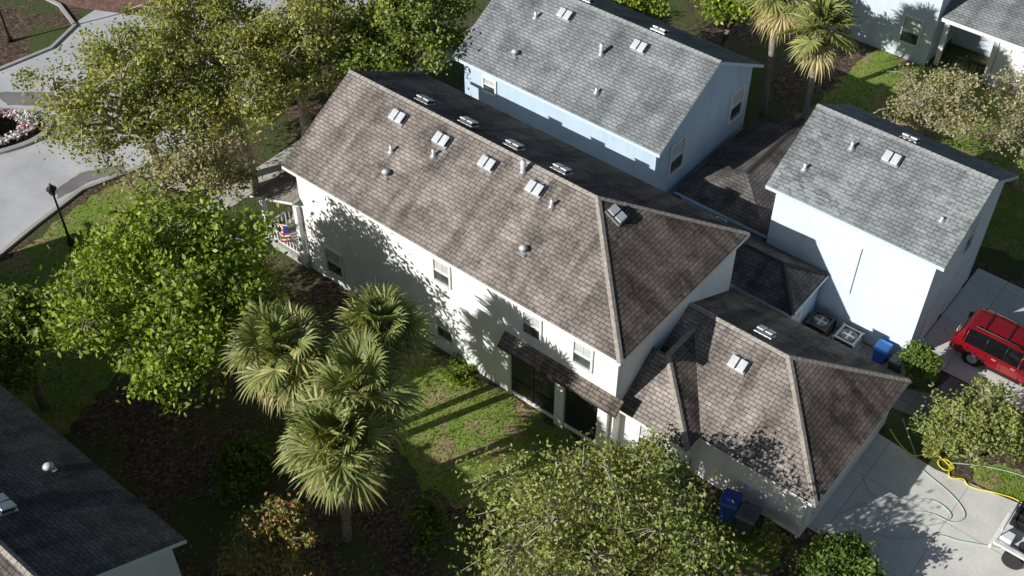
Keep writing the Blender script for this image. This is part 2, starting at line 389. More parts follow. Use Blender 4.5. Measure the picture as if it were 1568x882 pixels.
# ------------------------------------------------------------------ main house
H1=empty("main_house")
RB=[M_roof_brown,M_roof_shade]
A=(-42.7,31.9,8);B=(-19.4,31.9,8);C=(-19.4,43.6,8);D=(-42.7,43.6,8);R1=(-42.7,37.75,11.25);R2=(-25.25,37.75,11.25)
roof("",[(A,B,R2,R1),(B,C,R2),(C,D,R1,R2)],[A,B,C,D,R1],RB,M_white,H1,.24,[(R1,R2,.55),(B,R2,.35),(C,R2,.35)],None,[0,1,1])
walls("walls",-42.2,-19.8,32.4,43.2,7.98,10.95,M_wallw,H1,True,False)
for x in (-31.2,-25.1,-21.9): window(H1,'S',32.4,x,5.6,7.1,1.05)
window(H1,'S',32.4,-39.9,.9,2.7,1.2);window(H1,'S',32.4,-31.2,1.2,2.8,1.05)
for x in (-38.0,-34.8,-31.6,-28.4): 
    vent(H1,x,36.75,10.72,.555);vent(H1,x+.1,38.75,10.7,.555,'N')
vent(H1,-24.1,37.8,10.62,.555,'E')
for (x,y) in ((-37.1,35.1),(-34.7,35.9),(-27.1,36.4)): pipe(H1,x,y,8+.556*(y-31.9))
hood(H1,-36.5,34.0,9.2);hood(H1,-27.0,34.0,9.2)
pipe(H1,-29.6,37.2,10.95,.75,.14)
boxes("lanai_screen",[(-26.4,-23.4,32.36,32.395,.35,3.9),(-22.8,-20.6,32.36,32.395,.35,3.9)],M_screen,H1)
boxes("lanai_frame",[(-26.6,-26.4,32.25,32.4,0,4.1),(-23.4,-22.8,32.2,32.4,0,4.1),(-20.6,-20.0,32.1,32.4,0,4.1),(-26.4,-23.4,32.3,32.36,.2,.4),(-22.8,-20.6,32.3,32.36,.2,.4)],M_white,H1)
boxes("lanai_mullions",[(-24.95,-24.9,32.32,32.36,.4,3.9),(-26.4,-23.4,32.32,32.36,1.4,1.45),(-21.7,-21.65,32.32,32.36,.4,3.9)],M_black,H1)
aw=[(-26.9,31.75,4.15),(-19.3,31.75,4.15),(-19.3,32.4,4.75),(-26.9,32.4,4.75)]
roof("lanai_",[tuple(aw)],aw,M_roof_shade,M_roof_dark,H1,.1)
pr=[(-46.2,31.8,4.0),(-42.2,31.8,5.6),(-42.2,43.4,5.6),(-46.2,43.4,4.0)]
roof("porch_",[tuple(pr)],pr,M_roof_brown,M_white,H1,.2)
boxes("porch_floor",[(-46,-42.2,32.2,43.2,.01,.5)],M_kerb,H1)
boxes("porch_columns",[(-45.9,-45.6,y,y+.3,.5,3.85) for y in (32.2,35.8,39.4,42.9)]+[(-42.55,-42.25,32.05,32.35,.5,5.0)],M_white,H1)
rl=[(-45.8,-42.5,32.32,32.4,1.5,1.58),(-45.8,-42.5,32.32,32.4,.65,.72)]+[(-45.5+.28*i,-45.43+.28*i,32.33,32.39,.72,1.5) for i in range(11)]
rl+=[(-45.8,-45.7,32.5,42.8,1.5,1.58)]+[(-45.78,-45.72,32.6+.3*i,32.66+.3*i,.5,1.5) for i in range(34)]
boxes("porch_railing",rl,M_white,H1)
FG=empty("porch_flag",(-44.4,31.9,2.9))
tubes("flag_pole",[([(0,.1,-.3),(1.7,-.3,.75)],[.03,.02])],M_white,FG,6)
fr_=simple("flag_red",(.55,.03,.04),.8,var=.1);fb_=simple("flag_blue",(.02,.04,.25),.8,var=.1)
V=[];F=[];mi=[];NX=8;NZ=9
for j in range(NZ+1):
    for i in range(NX+1):
        t=i/NX;V.append((.15+1.5*t,.05-.33*t+.1*math.sin(6*t+.3*j),-.2+.9*t-1.35*j/NZ))
for j in range(NZ):
    for i in range(NX):
        k=j*(NX+1)+i;F.append((k,k+1,k+NX+2,k+NX+1));mi.append(2 if (j<4 and i>=5) else j%2)
obj("flag_cloth",V,F,[fr_,M_white,fb_],FG,mi)
# garage wing
ga=[(-19.8,33.8,3.5),(-9.18,33.8,3.5),(-9.18,43.8,3.5),(-19.8,43.8,3.5)];g1=(-19.8,38.8,6.3);g2=(-14.0,38.8,6.3)
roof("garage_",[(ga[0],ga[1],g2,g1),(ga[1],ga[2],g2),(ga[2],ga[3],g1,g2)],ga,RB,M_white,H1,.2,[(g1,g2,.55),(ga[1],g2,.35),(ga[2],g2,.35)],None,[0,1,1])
wa=[(-19.8,32.7,3.55),(-15.6,32.7,3.55),(-15.6,43.0,3.55),(-19.8,43.0,3.55)];wp=(-18.9,35.5,5.8);wq=(-18.9,40,5.8)
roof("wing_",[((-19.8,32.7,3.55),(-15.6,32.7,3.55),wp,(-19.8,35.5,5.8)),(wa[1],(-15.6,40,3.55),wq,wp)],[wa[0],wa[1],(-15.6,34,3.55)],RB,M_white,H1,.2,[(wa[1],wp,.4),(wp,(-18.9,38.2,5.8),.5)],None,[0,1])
walls("garage_walls",-19.7,-9.6,34.2,43.4,3.5,5.9,M_wallw,H1,False,False)
boxes("wing_walls",[(-19.8,-16.0,33.1,34.3,0,3.5)],M_wallw,H1)
window(H1,'S',33.1,-17.9,1.1,2.9,1.3)
boxes("garage_door",[(-9.6,-9.55,35.2,39.0,.03,2.7),(-9.6,-9.55,39.5,42.6,.03,2.7)]+[(-9.55,-9.53,35.2,39.0,.6+.65*i,.64+.65*i) for i in range(3)],M_white,H1)
vent(H1,-15.9,37.4,5.55,.56);vent(H1,-15.9,39.9,5.72,.56,'N')
boxes("garage_downpipe",[(-15.75,-15.6,34.05,34.2,0,3.3),(-9.8,-9.65,34.05,34.2,0,3.3)],M_white,H1)

# ------------------------------------------------------------------ blue houses
H2=empty("blue_house")
A=(-42.4,46.1,8);B=(-26.8,46.1,8);C=(-26.8,57.6,8);D=(-42.4,57.6,8);R1=(-42.4,51.85,11.25);R2=(-26.8,51.85,11.25)
roof("",[(A,B,R2,R1),(C,D,R1,R2)],[A,B,R2,C,D,R1],M_roof_grey,M_trimblue,H2,.24,[(R1,R2,.55)],M_capg)
walls("walls",-41.9,-27.3,46.6,57.1,7.98,10.92,M_wallb,H2)
window(H2,'S',46.6,-39.8,6.2,7.1,.9,grid=1)
window(H2,'E',-27.3,48.9,4.9,7.0,1.35);window(H2,'E',-27.3,55.6,4.9,7.0,1.35)
window(H2,'E',-27.3,52.0,1.0,3.0,1.3)
for x in (-37.2,-31.7): vent(H2,x,50.8,10.68,.565);vent(H2,x,52.9,10.68,.565,'N')
pipe(H2,-38.9,50,10.2);hood(H2,-38.6,47.6,8.9);pipe(H2,-33.6,49.6,10.0,.75,.12);pipe(H2,-32.4,47.6,8.9,.3)
H3=empty("blue_house")
A=(-20.8,47.6,8);B=(-10.3,47.6,8);C=(-10.3,57.2,8);D=(-20.8,57.2,8);R1=(-20.8,52.4,10.7);R2=(-10.3,52.4,10.7)
roof("",[(A,B,R2,R1),(C,D,R1,R2)],[A,B,R2,C,D,R1],M_roof_greyp,M_trimblue,H3,.24,[(R1,R2,.55)],M_capg)
walls("walls",-20.3,-10.8,48.1,56.7,7.98,10.35,M_wallb3,H3)
window(H3,'E',-10.8,53.0,5.2,7.0,1.1)
boxes("garage_door",[(-10.8,-10.74,49.6,52.2,.03,2.9),(-10.8,-10.74,52.9,55.6,.03,2.9)],M_white,H3)
boxes("downpipe",[(-14.9,-14.8,48.0,48.1,3,6.4)],M_trimblue,H3)
vent(H3,-15.6,51.3,10.13,.56);vent(H3,-15.6,53.4,10.13,.56,'N')
pipe(H3,-17.8,51,9.95);pipe(H3,-19.4,49.1,8.85,.4);pipe(H3,-11.7,49.6,9.1,.25)
LK=empty("link_wing")
A=(-26.8,48.3,3.9);B=(-20.5,48.3,3.9);C=(-20.5,57.8,3.9);D=(-26.8,57.8,3.9);R1=(-23.65,51.0,5.2);R2=(-23.65,57.8,5.2)
roof("",[(A,B,R1),(B,C,R2,R1),(D,A,R1,R2)],[A,B,C,R2,D],M_roof_dark,M_trimblue,LK,.2,[(R1,R2,.5)],M_roof_dark)
boxes("walls",[(-26.5,-20.8,48.7,57.4,0,3.7)],M_wallb2,LK)
A=(-22.6,43.9,3.6);B=(-16.2,43.9,3.6);C=(-16.2,48.1,3.6);D=(-22.6,48.1,3.6);R1=(-20.6,46,4.8);R2=(-18.2,46,4.8)
roof("lower_",[(A,B,R2,R1),(B,C,R2),(C,D,R1,R2),(D,A,R1)],[A,B,C,D],M_roof_dark,M_trimblue,LK,.2,[(R1,R2,.5),(B,R2,.35),(C,R2,.35)],M_roof_dark)
boxes("lower_walls",[(-22.3,-16.5,44.2,47.9,0,3.45)],M_wallb2,LK)
window(LK,'E',-16.5,45.2,1.0,2.6,.9);window(LK,'S',44.2,-18,.9,2.6,1.0)
boxes("skylight",[(-23.6,-22.9,47.2,48.0,3.6,3.9)],M_ventw,LK);boxes("skylight_glass",[(-23.5,-23.0,47.3,47.9,3.9,3.93)],M_glass,LK)

H4=empty("shingle_house")
A=(-62,1.4,8);B=(-27.7,1.4,8);C=(-27.7,12.6,8);D=(-62,12.6,8);R1=(-62,7,11.1);R2=(-27.7,7,11.1)
roof("",[(A,B,R2,R1),(C,D,R1,R2)],[A,B,R2,C,D,R1],M_roof_dark,M_trimblue,H4,.26,[(R1,R2,.55)])
walls("walls",-61.5,-28.2,1.9,12.1,7.98,10.75,M_wallg,H4)
window(H4,'E',-28.2,9.6,5.4,7.0,1.2);window(H4,'E',-28.2,5,5.4,7.0,1.2)
hood(H4,-34.3,10.9,8.95);vent(H4,-33.0,8.2,10.42,.55,'N',1.1)
H5=empty("white_house")
A=(-36,75.3,8);B=(-22.3,75.3,8);C=(-22.3,88,8);D=(-36,88,8);R1=(-29.5,81.6,11);R2=(-28.5,81.6,11)
roof("",[(A,B,R2,R1),(B,C,R2),(C,D,R1,R2),(D,A,R1)],[A,B,C,D],M_roof_grey,M_white,H5,.25)
boxes("walls",[(-35.6,-22.7,75.8,87.5,0,7.8)],M_wallh5,H5)
window(H5,'S',75.8,-24.3,1.4,3.4,1.3);window(H5,'S',75.8,-30,1.4,3.4,1.3);window(H5,'S',75.8,-24.3,5.4,7,1.2)
A=(-22.6,76.2,4.0);B=(-4,76.2,4.0);C=(-4,86,8);D=(-22.6,86,8)
roof("porch_",[(A,B,C,D)],[A,B,C,D],M_roof_grey,M_white,H5,.3)
boxes("porch_columns",[(x,x+.35,76.5,76.85,0,3.7) for x in (-22.3,-18.6,-14.5,-10.5,-6)],M_white,H5)
boxes("porch_wall",[(-22.5,-4.5,80,80.3,0,5)],M_wallh5,H5)
boxes("porch_infill",[(-18.2,-10.6,76.6,76.8,0,3.5)],M_white,H5)
boxes("porch_rail",[(-22,-18.6,76.6,76.66,1.2,1.3)]+[(-21.9+.3*i,-21.84+.3*i,76.6,76.66,.1,1.2) for i in range(11)],M_black,H5)

# ------------------------------------------------------------------ vegetation
def tree(name,x,y,cz,R,Hh,lobes,leaves,ls,mat,seed,trunk_r=.28,bark=None,spread=.7,lobr=.3,sub=13,tight=.075,twigs=True,up=.45):
    rs=np.random.RandomState(seed);e=empty(name,(x,y,0));bark=bark or M_bark
    cen=[]
    for i in range(lobes):
        for _ in range(40):
            d=rs.randn(3);d/=np.linalg.norm(d)
            if d[2]<-.35: d[2]*=-.5
            rr=spread*(.6+.6*rs.rand());c=d*[R,R,Hh]*rr
            if all(np.linalg.norm((c-q)/[1,1,.8])>R*.27 for q in cen): break
        cen.append(c)
    cen.append(np.array([0,0,Hh*.25]))
    paths=[]
    tw=[(rs.randn()*.2,rs.randn()*.2) for _ in range(3)]
    top=Vector((tw[0][0],tw[0][1],max(.3 if cz<2 else .8,cz-Hh*.6)))
    paths.append(([(0,0,-.1),(tw[1][0]*.5,tw[1][1]*.5,top.z*.5),tuple(top)],[trunk_r*1.25,trunk_r,trunk_r*.8]))
    subs=[]
    for ci,c in enumerate(cen):
        P=Vector((c[0],c[1],c[2]+cz));mid=top.lerp(P,.5)+Vector((rs.randn()*.08*R,rs.randn()*.08*R,.06*R))
        paths.append(([tuple(top),tuple(mid),tuple(P)],[trunk_r*.6,trunk_r*.38,trunk_r*.16]))
        lr=R*lobr*(.6+.75*rs.rand())
        for k in range(sub):
            d=rs.randn(3);d/=np.linalg.norm(d);q=np.array(P)+d*[lr,lr,lr*.7]*(.35+.75*rs.rand())
            if q[2]<.25:q[2]=.25+rs.rand()*.3
            subs.append(q)
            if twigs and k%2==0: paths.append(([tuple(P),tuple(Vector(P).lerp(Vector(q),.5)+Vector((0,0,.06*R))),tuple(Vector(P).lerp(Vector(q),1.12))],[trunk_r*.16,trunk_r*.1,trunk_r*.04]))
    tubes("branches",paths,bark,e,5)
    S=np.array(subs);wgt=rs.rand(len(S))**1.5+.06;wgt/=wgt.sum()
    idx=rs.choice(len(S),leaves,p=wgt)
    sp=(R*tight*(.6+1.0*rs.rand(len(S))))[idx][:,None]
    C=S[idx]+rs.randn(leaves,3)*[1,1,.7]*sp
    C[:,2]=np.maximum(C[:,2],.08)
    nrm=rs.randn(leaves,3)+[-.25,-.45,up];nrm/=np.linalg.norm(nrm,axis=1)[:,None]
    u=np.cross(nrm,rs.randn(leaves,3));u/=np.linalg.norm(u,axis=1)[:,None]+1e-9;v=np.cross(nrm,u)
    s=(ls*(.6+.8*rs.rand(leaves)))[:,None]
    rawmesh("foliage",np.stack([C-u*s,C-v*s*.55,C+u*s,C+v*s*.55],1).reshape(-1,3),4,mat,e)
    return e
tree("maple_tree",-40.6,22.0,6.7,6.2,5.0,38,29000,.15,L_bright,1,.35,tight=.065)
tree("maple_tree",-45.4,15.6,5.5,3.2,3.4,12,8000,.15,L_oakd,2,.25)
tree("oak_tree",-53.8,30.6,7.8,6.0,3.8,28,18000,.12,L_oak,3,.4,M_twig,tight=.065)
tree("oak_tree",-48.3,29.9,5.6,4.0,3.0,16,6200,.12,L_brown,4,.3,M_twig)
tree("oak_tree",-50.4,35.2,7.8,4.8,3.8,20,12500,.12,L_oak,33,.35,M_twig,tight=.065)
tree("oak_tree",-51.5,41.2,7.6,5.6,4.0,24,17500,.12,L_oak,5,.4,M_twig,tight=.065)
tree("oak_tree",-46.4,45.6,7.2,4.8,3.8,20,15500,.13,L_oakd,6,.35)
tree("oak_tree",-57.4,38.2,8.2,5.0,3.4,20,12000,.12,L_oak,7,.35,M_twig,tight=.065)
tree("oak_tree",-49.5,51,7.4,4.8,3.6,16,11000,.14,L_oakd,8,.35)
tree("crape_myrtle_tree",-15.8,25.0,4.9,5.8,3.7,34,18000,.105,L_sparse,9,.24,M_twig,.74,.28,15,.07)
tree("crape_myrtle_tree",-16.6,30.4,4.0,2.3,2.2,9,2400,.1,L_sparse,10,.16,M_twig)
tree("ornamental_tree",-26.3,15.5,4.1,2.9,2.7,14,8000,.1,L_red,11,.18,M_twig)
tree("ornamental_tree",-5.2,43.9,2.9,2.8,2.5,14,7500,.1,L_sparse,12,.18,M_twig)
tree("bare_tree",-17.2,62.9,5.8,3.8,3.4,18,5200,.1,L_brown,13,.24,M_twig)
tree("bare_tree",-12.5,67.0,5.5,4.0,3.4,16,5000,.1,L_brown,14,.24,M_twig)
tree("oak_tree",-39.0,61.5,6.4,4.0,3.6,14,11000,.14,L_bright,15,.3)
tree("oak_tree",-33.6,65.0,6.4,3.8,3.6,14,11000,.14,L_bright,16,.3)
tree("oak_tree",-19.5,69.5,2.4,2.2,2.0,10,4500,.12,L_oak,17,.2)
tree("oak_tree",-8.5,61.5,5.0,3.2,3.0,12,6500,.11,L_sparse,18,.2,M_twig)
tree("topiary_bush",-9.7,46.9,1.75,1.3,1.2,12,5200,.09,L_shrub,19,.1,None,.6,.35,12,.1)
tree("round_shrub",-7.0,32.9,1.7,1.9,1.6,14,9500,.1,L_shrub,21,.1,None,.6,.36,13,.1)
tree("garden_shrub",-10.6,32.9,.9,.9,.8,7,1800,.1,L_oak,22,.06)
tree("garden_shrub",-6.9,42.9,.9,.9,.8,7,2200,.1,L_oak,23,.06)
tree("garden_shrub",-24.0,22.6,.8,1.5,.8,8,2400,.11,L_shrub,24,.06)
tree("garden_shrub",-34.6,26.6,.7,1.8,.8,8,2600,.11,L_oakd,25,.06)
tree("garden_shrub",-33.5,19.5,.8,2.2,.9,10,3500,.12,L_shrub,27,.06)
tree("garden_shrub",-3.4,46.4,.7,1.6,.7,8,2500,.11,L_shrub,29,.05)
tree("garden_shrub",-29.6,31.5,.3,1.2,.3,8,1300,.09,L_bright,30,.04)
tree("garden_shrub",-69.6,26.9,.7,1.8,.5,9,4200,.11,L_bright,31,.04)
n=1900;t=RS.rand(n)*6.28;rr=.7+.24*RS.rand(n)
P2=np.array([ip(5.4,2.5,a_,b_) for a_,b_ in zip(t,rr)])
C=np.c_[P2,.3+.3*RS.rand(n)]
nrm=RS.randn(n,3)+[0,0,1.5];nrm/=np.linalg.norm(nrm,axis=1)[:,None];u=np.cross(nrm,RS.randn(n,3));u/=np.linalg.norm(u,axis=1)[:,None];v=np.cross(nrm,u);s=.1
fl=np.stack([C-u*s,C-v*s,C+u*s,C+v*s],1)
k=(np.sin(t*2.5+1)+RS.randn(n)*.6)>-.5
ef=empty("flower_bed")
rawmesh("white_flowers",fl[k].reshape(-1,3),4,M_flw,ef);rawmesh("pink_flowers",fl[~k].reshape(-1,3),4,M_flp,ef)

def palm(name,x,y,h,L1,L2,nf,seed,dead=6,low=100):
    r=random.Random(seed);e=empty(name,(x,y,0))
    lx,ly=r.uniform(-.3,.3),r.uniform(-.3,.3)
    pts=[(lx*(t-1)**2,ly*(t-1)**2,h*t) for t in [i/8 for i in range(9)]];pts[0]=(pts[0][0],pts[0][1],-.1)
    tubes("trunk",[(pts,[.27,.23,.22,.21,.21,.22,.23,.27,.3])],M_palmbark,e,10)
    V=[[],[]];F=[[],[]];pet=[]
    for i in range(nf+dead):
        dd=i>=nf;az=i*2.39996+r.uniform(-.25,.25)
        el=math.radians(82-low*(i/nf)**.9) if not dd else math.radians(r.uniform(-62,-30))
        el+=r.uniform(-.14,.14)
        d0=Vector((math.cos(az)*math.cos(el),math.sin(az)*math.cos(el),math.sin(el)))
        l1=L1*r.uniform(.75,1.2)*(.75 if dd else 1);c0=Vector((0,0,h+.1))
        mid=c0+d0*l1*.55;hub=c0+d0*l1-Vector((0,0,.1*l1))
        pet.append(([tuple(c0),tuple(mid),tuple(hub)],[.05,.035,.025]))
        d=(hub-mid).normalized();sd=Vector((-math.sin(az),math.cos(az),0));roll=r.uniform(-.6,.6)
        nn=sd.cross(d).normalized()
        if nn.z<0: nn=-nn
        sd=(sd*math.cos(roll)+nn*math.sin(roll)).normalized();nn=sd.cross(d)
        if nn.z<0:nn=-nn
        K=26;l2=L2*r.uniform(.85,1.12);W=1 if dd else 0;VV=V[W];FF=F[W]
        for k in range(K):
            ph=math.radians(-118+236*k/(K-1))+r.uniform(-.04,.04)
            q=d*math.cos(ph)+sd*math.sin(ph)+nn*(-.05+.3*abs(math.sin(ph)))
            q.normalize();ll=l2*(1-.28*(abs(ph)/2.18)**2)*r.uniform(.85,1.1)
            wv=(d*-math.sin(ph)+sd*math.cos(ph)).normalized()+nn*(.5 if k%2 else -.5);w=.062*l2/1.6
            dr=(.04,.24) if not dd else (.25,.6)
            p1=hub+q*ll*.45-Vector((0,0,dr[0]*ll*.45));p2=hub+q*ll*.75-Vector((0,0,dr[1]*ll*.35));p3=hub+q*ll*.97-Vector((0,0,dr[1]*ll*.95))
            b=len(VV);VV+=[hub-wv*.02,hub+wv*.02,p1-wv*w,p1+wv*w,p2-wv*w*.6,p2+wv*w*.6,p3]
            FF+=[(b,b+1,b+3,b+2),(b+2,b+3,b+5,b+4),(b+4,b+5,b+6)]
    tubes("petioles",pet,L_palm,e,4)
    obj("fronds",V[0],F[0],L_palm,e)
    if dead: obj("dead_fronds",V[1],F[1],L_palmdead,e)
    bt=[]
    for i in range(26):
        a=r.uniform(0,6.28);z=h-r.uniform(.1,1.6);bt.append(([(.2*math.cos(a),.2*math.sin(a),z),(.42*math.cos(a),.42*math.sin(a),z+.35)],[.07,.04]))
    tubes("leaf_boots",bt,M_palmbark,e,4)
palm("fan_palm_tree",-27.5,22.6,8.4,1.55,1.6,32,1,6,108)
palm("fan_palm_tree",-31.9,22.0,8.5,1.45,1.5,30,2,10)
palm("fan_palm_tree",-29.2,25.8,8.5,1.35,1.5,30,3,3,92)
palm("fan_palm_tree",-26.7,20.3,7.2,1.6,1.7,34,4,7,100)
palm("fan_palm_tree",-24.9,60.9,9.6,1.35,1.5,30,5,9)
palm("fan_palm_tree",-29.0,63.0,9.6,1.35,1.5,30,6,9)

# ------------------------------------------------------------------ objects
def lamp(x,y,h=4.6):
    e=empty("street_lamp",(x,y,0))
    tubes("pole",[([(0,0,0),(0,0,.35),(0,0,.5),(0,0,.9),(0,0,h-.7),(0,0,h-.62)],[.2,.2,.12,.085,.06,.12])],M_black,e,10)
    tubes("lantern",[([(0,0,h-.6),(0,0,h-.2)],[.15,.25])],simple("lamp_glass",(.12,.12,.11),.2),e,6,False)
    tubes("cap",[([(0,0,h-.2),(0,0,h-.16),(0,0,h+.1),(0,0,h+.25)],[.32,.32,.1,.03])],M_black,e,10)
    tubes("cage",[([(.17*math.cos(a),.17*math.sin(a),h-.6),(.26*math.cos(a),.26*math.sin(a),h-.2)],[.015,.015]) for a in [i*math.pi/3 for i in range(6)]],M_black,e,4)
lamp(-55.2,24.4,4.7);lamp(-77.6,35.2,6.0)

def ac(x,y,s=1.15,h=1.1,dark=False):
    e=empty("air_conditioner_unit",(x,y,0));a=s/2
    bm=simple("ac_body",(.05,.05,.05) if dark else (.42,.42,.4),.5,var=.15)
    boxes("pad",[(-a-.12,a+.12,-a-.12,a+.12,.01,.1)],M_kerb,e)
    boxes("core",[(-a+.06,a-.06,-a+.06,a-.06,.1,h-.05)],M_black,e)
    boxes("louvres",[(-a,a,-a,a,.12+.13*i,.19+.13*i) for i in range(int((h-.3)/.13))],bm,e)
    boxes("corners",[(sx*a-.05,sx*a+.05,sy*a-.05,sy*a+.05,.1,h) for sx in(-1,1) for sy in(-1,1)],bm,e)
    t=.13;boxes("top_frame",[(-a,a,-a,-a+t,h-.06,h+.003),(-a,a,a-t,a,h-.06,h+.003),(-a,-a+t,-a+t,a-t,h-.06,h+.003),(a-t,a,-a+t,a-t,h-.06,h+.003)],bm,e)
    for r in (.14,.24,.34,.42):
        tubes("fan_guard",[([(r*math.cos(i*math.pi/10),r*math.sin(i*math.pi/10),h) for i in range(21)],[.012]*21)],M_metal,e,4)
    boxes("fan_blades",[(-.36,.36,-.07,.07,h-.04,h-.03),(-.07,.07,-.36,.36,h-.028,h-.02)],M_metal,e)
ac(-15.6,46.9,1.25,1.2,True);ac(-13.9,47.1,1.25,1.0)
def bin_(x,y,rot,col,lid,s=1.):
    e=empty("wheelie_bin",(x,y,0));e.rotation_euler=(0,0,rot);e.scale=(s,s,s)
    m=simple("bin_body",col,.45,var=.1);ml=simple("bin_lid",lid,.4,var=.1)
    V=[(-.3,-.3,.08),(.3,-.3,.08),(.3,.28,.08),(-.3,.28,.08),(-.4,-.4,1.25),(.4,-.4,1.25),(.4,.4,1.25),(-.4,.4,1.25)]
    o=obj("body",V,[(0,3,2,1),(0,1,5,4),(1,2,6,5),(2,3,7,6),(3,0,4,7),(4,5,6,7)],m,e);b=o.modifiers.new("b",'BEVEL');b.width=.05;b.segments=2
    V=[(-.45,-.47,1.26),(.45,-.47,1.26),(.45,.45,1.26),(-.45,.45,1.26),(-.38,-.38,1.4),(.38,-.38,1.4),(.38,.36,1.42),(-.38,.36,1.42)]
    o=obj("lid",V,[(0,3,2,1),(0,1,5,4),(1,2,6,5),(2,3,7,6),(3,0,4,7),(4,5,6,7)],ml,e);b=o.modifiers.new("b",'BEVEL');b.width=.04;b.segments=2
    tubes("handle",[([(-.35,.55,1.2),(.35,.55,1.2)],[.03,.03])],ml,e,6)
    tubes("wheels",[([(sx*.28,.33,.15),(sx*.4,.33,.15)],[.15,.15]) for sx in(-1,1)],M_rubber,e,12,False)
bin_(-13.0,33.0,.25,(.03,.08,.32),(.03,.1,.42),1.15)
bin_(-11.9,32.8,.15,(.06,.065,.07),(.11,.115,.12),1.2)
bin_(-11.9,47.2,.05,(.02,.1,.45),(.03,.25,.75),1.0)
bin_(-10.9,46.9,.0,(.03,.03,.035),(.04,.04,.045),.85)
def bike(x,y,rot):
    e=empty("bicycle",(x,y,0));e.rotation_euler=(.18,0,rot)
    W=[]
    for cx in (-.7,.7):
        W.append(([(cx+.42*math.cos(i*math.pi/12),0,.44+.42*math.sin(i*math.pi/12)) for i in range(25)],[.035]*25))
    tubes("tyres",W,M_rubber,e,6)
    sp=[]
    for cx in (-.7,.7):
        for i in range(10):
            a=i*math.pi/5;sp.append(([(cx,0,.44),(cx+.4*math.cos(a),0,.44+.4*math.sin(a))],[.008,.008]))
    tubes("spokes",sp,M_metal,e,3)
    m=simple("bike_blue",(.02,.12,.45),.3)
    fr=[((-.7,0,.44),(-.1,0,.42)),((-.1,0,.42),(-.28,0,1.02)),((-.7,0,.44),(-.24,0,.9)),((-.24,0,.9),(.5,0,.98)),((-.1,0,.42),(.5,0,.9)),((.46,0,1.15),(.7,0,.44))]
    tubes("frame",[([a,b],[.03,.03]) for a,b in fr],m,e,6)
    tubes("handlebar",[([(.4,-.35,1.2),(.47,-.15,1.17),(.47,.15,1.17),(.4,.35,1.2)],[.022]*4)],M_black,e,6)
    boxes("saddle",[(-.45,-.15,-.08,.08,1.03,1.1)],M_black,e,.03)
    tubes("crank",[([(-.1,-.12,.42),(-.1,.12,.42)],[.1,.1])],M_metal,e,10)
bike(-12.8,46.2,.1)
def hose(name,pts,mat,r=.035):
    P=[Vector((p[0],p[1],.05)) for p in pts];out=[]
    for i in range(len(P)-1):
        p0=P[max(i-1,0)];p1=P[i];p2=P[i+1];p3=P[min(i+2,len(P)-1)]
        for k in range(8):
            t=k/8;out.append(tuple(.5*((2*p1)+(p2-p0)*t+(2*p0-5*p1+4*p2-p3)*t*t+(3*p1-p0-3*p2+p3)*t**3)))
    out.append(tuple(P[-1]));tubes(name,[(out,[r]*len(out))],mat,None,6)
M_yel=simple("hose_yellow",(.75,.68,.05),.5,var=.1);M_grn=simple("hose_pale_green",(.42,.56,.5),.5,var=.1)
coil=[(-5.9+.38*math.cos(i*.8)*(1+.1*math.sin(i)),42.9+.34*math.sin(i*.8)*(1+.1*math.cos(i*1.7))) for i in range(26)]
hose("yellow_hose",[(-9.2,43.2),(-8.3,42.6),(-7.4,42.4),(-6.7,43.2)]+coil+[(-5.4,42.3),(-4.8,42.6),(-4.3,42.4),(-3,42.9),(-1.9,43.1),(0,42.6)],M_yel,.035)
hose("green_hose",[(-9.0,44.3),(-8.2,43.4),(-7.3,42.4),(-6.9,41.9),(-4.8,41.3),(-3.8,40.6),(-4.1,39.8),(-5.2,39.6),(-6.3,38.9),(-7.2,38.4),(-8.2,37.4),(-7.5,36.8),(-5.8,37.2),(-4.4,38.6),(-3.4,39.0),(-2.2,39.6),(-1.5,39.9)],M_grn,.025)
hose("green_hose",[(-8.8,36.4),(-8.0,38.1),(-6.6,38.0),(-5.6,38.4),(-4.8,39.0),(-4.3,40.1),(-5.4,40.4),(-6.8,39.4),(-8,38.8),(-8.9,39.5)],M_grn,.025)
hose("green_hose",[(-5.7,43.2),(-4,44.2),(-2,44.8),(1,44.6)],M_grn,.03)

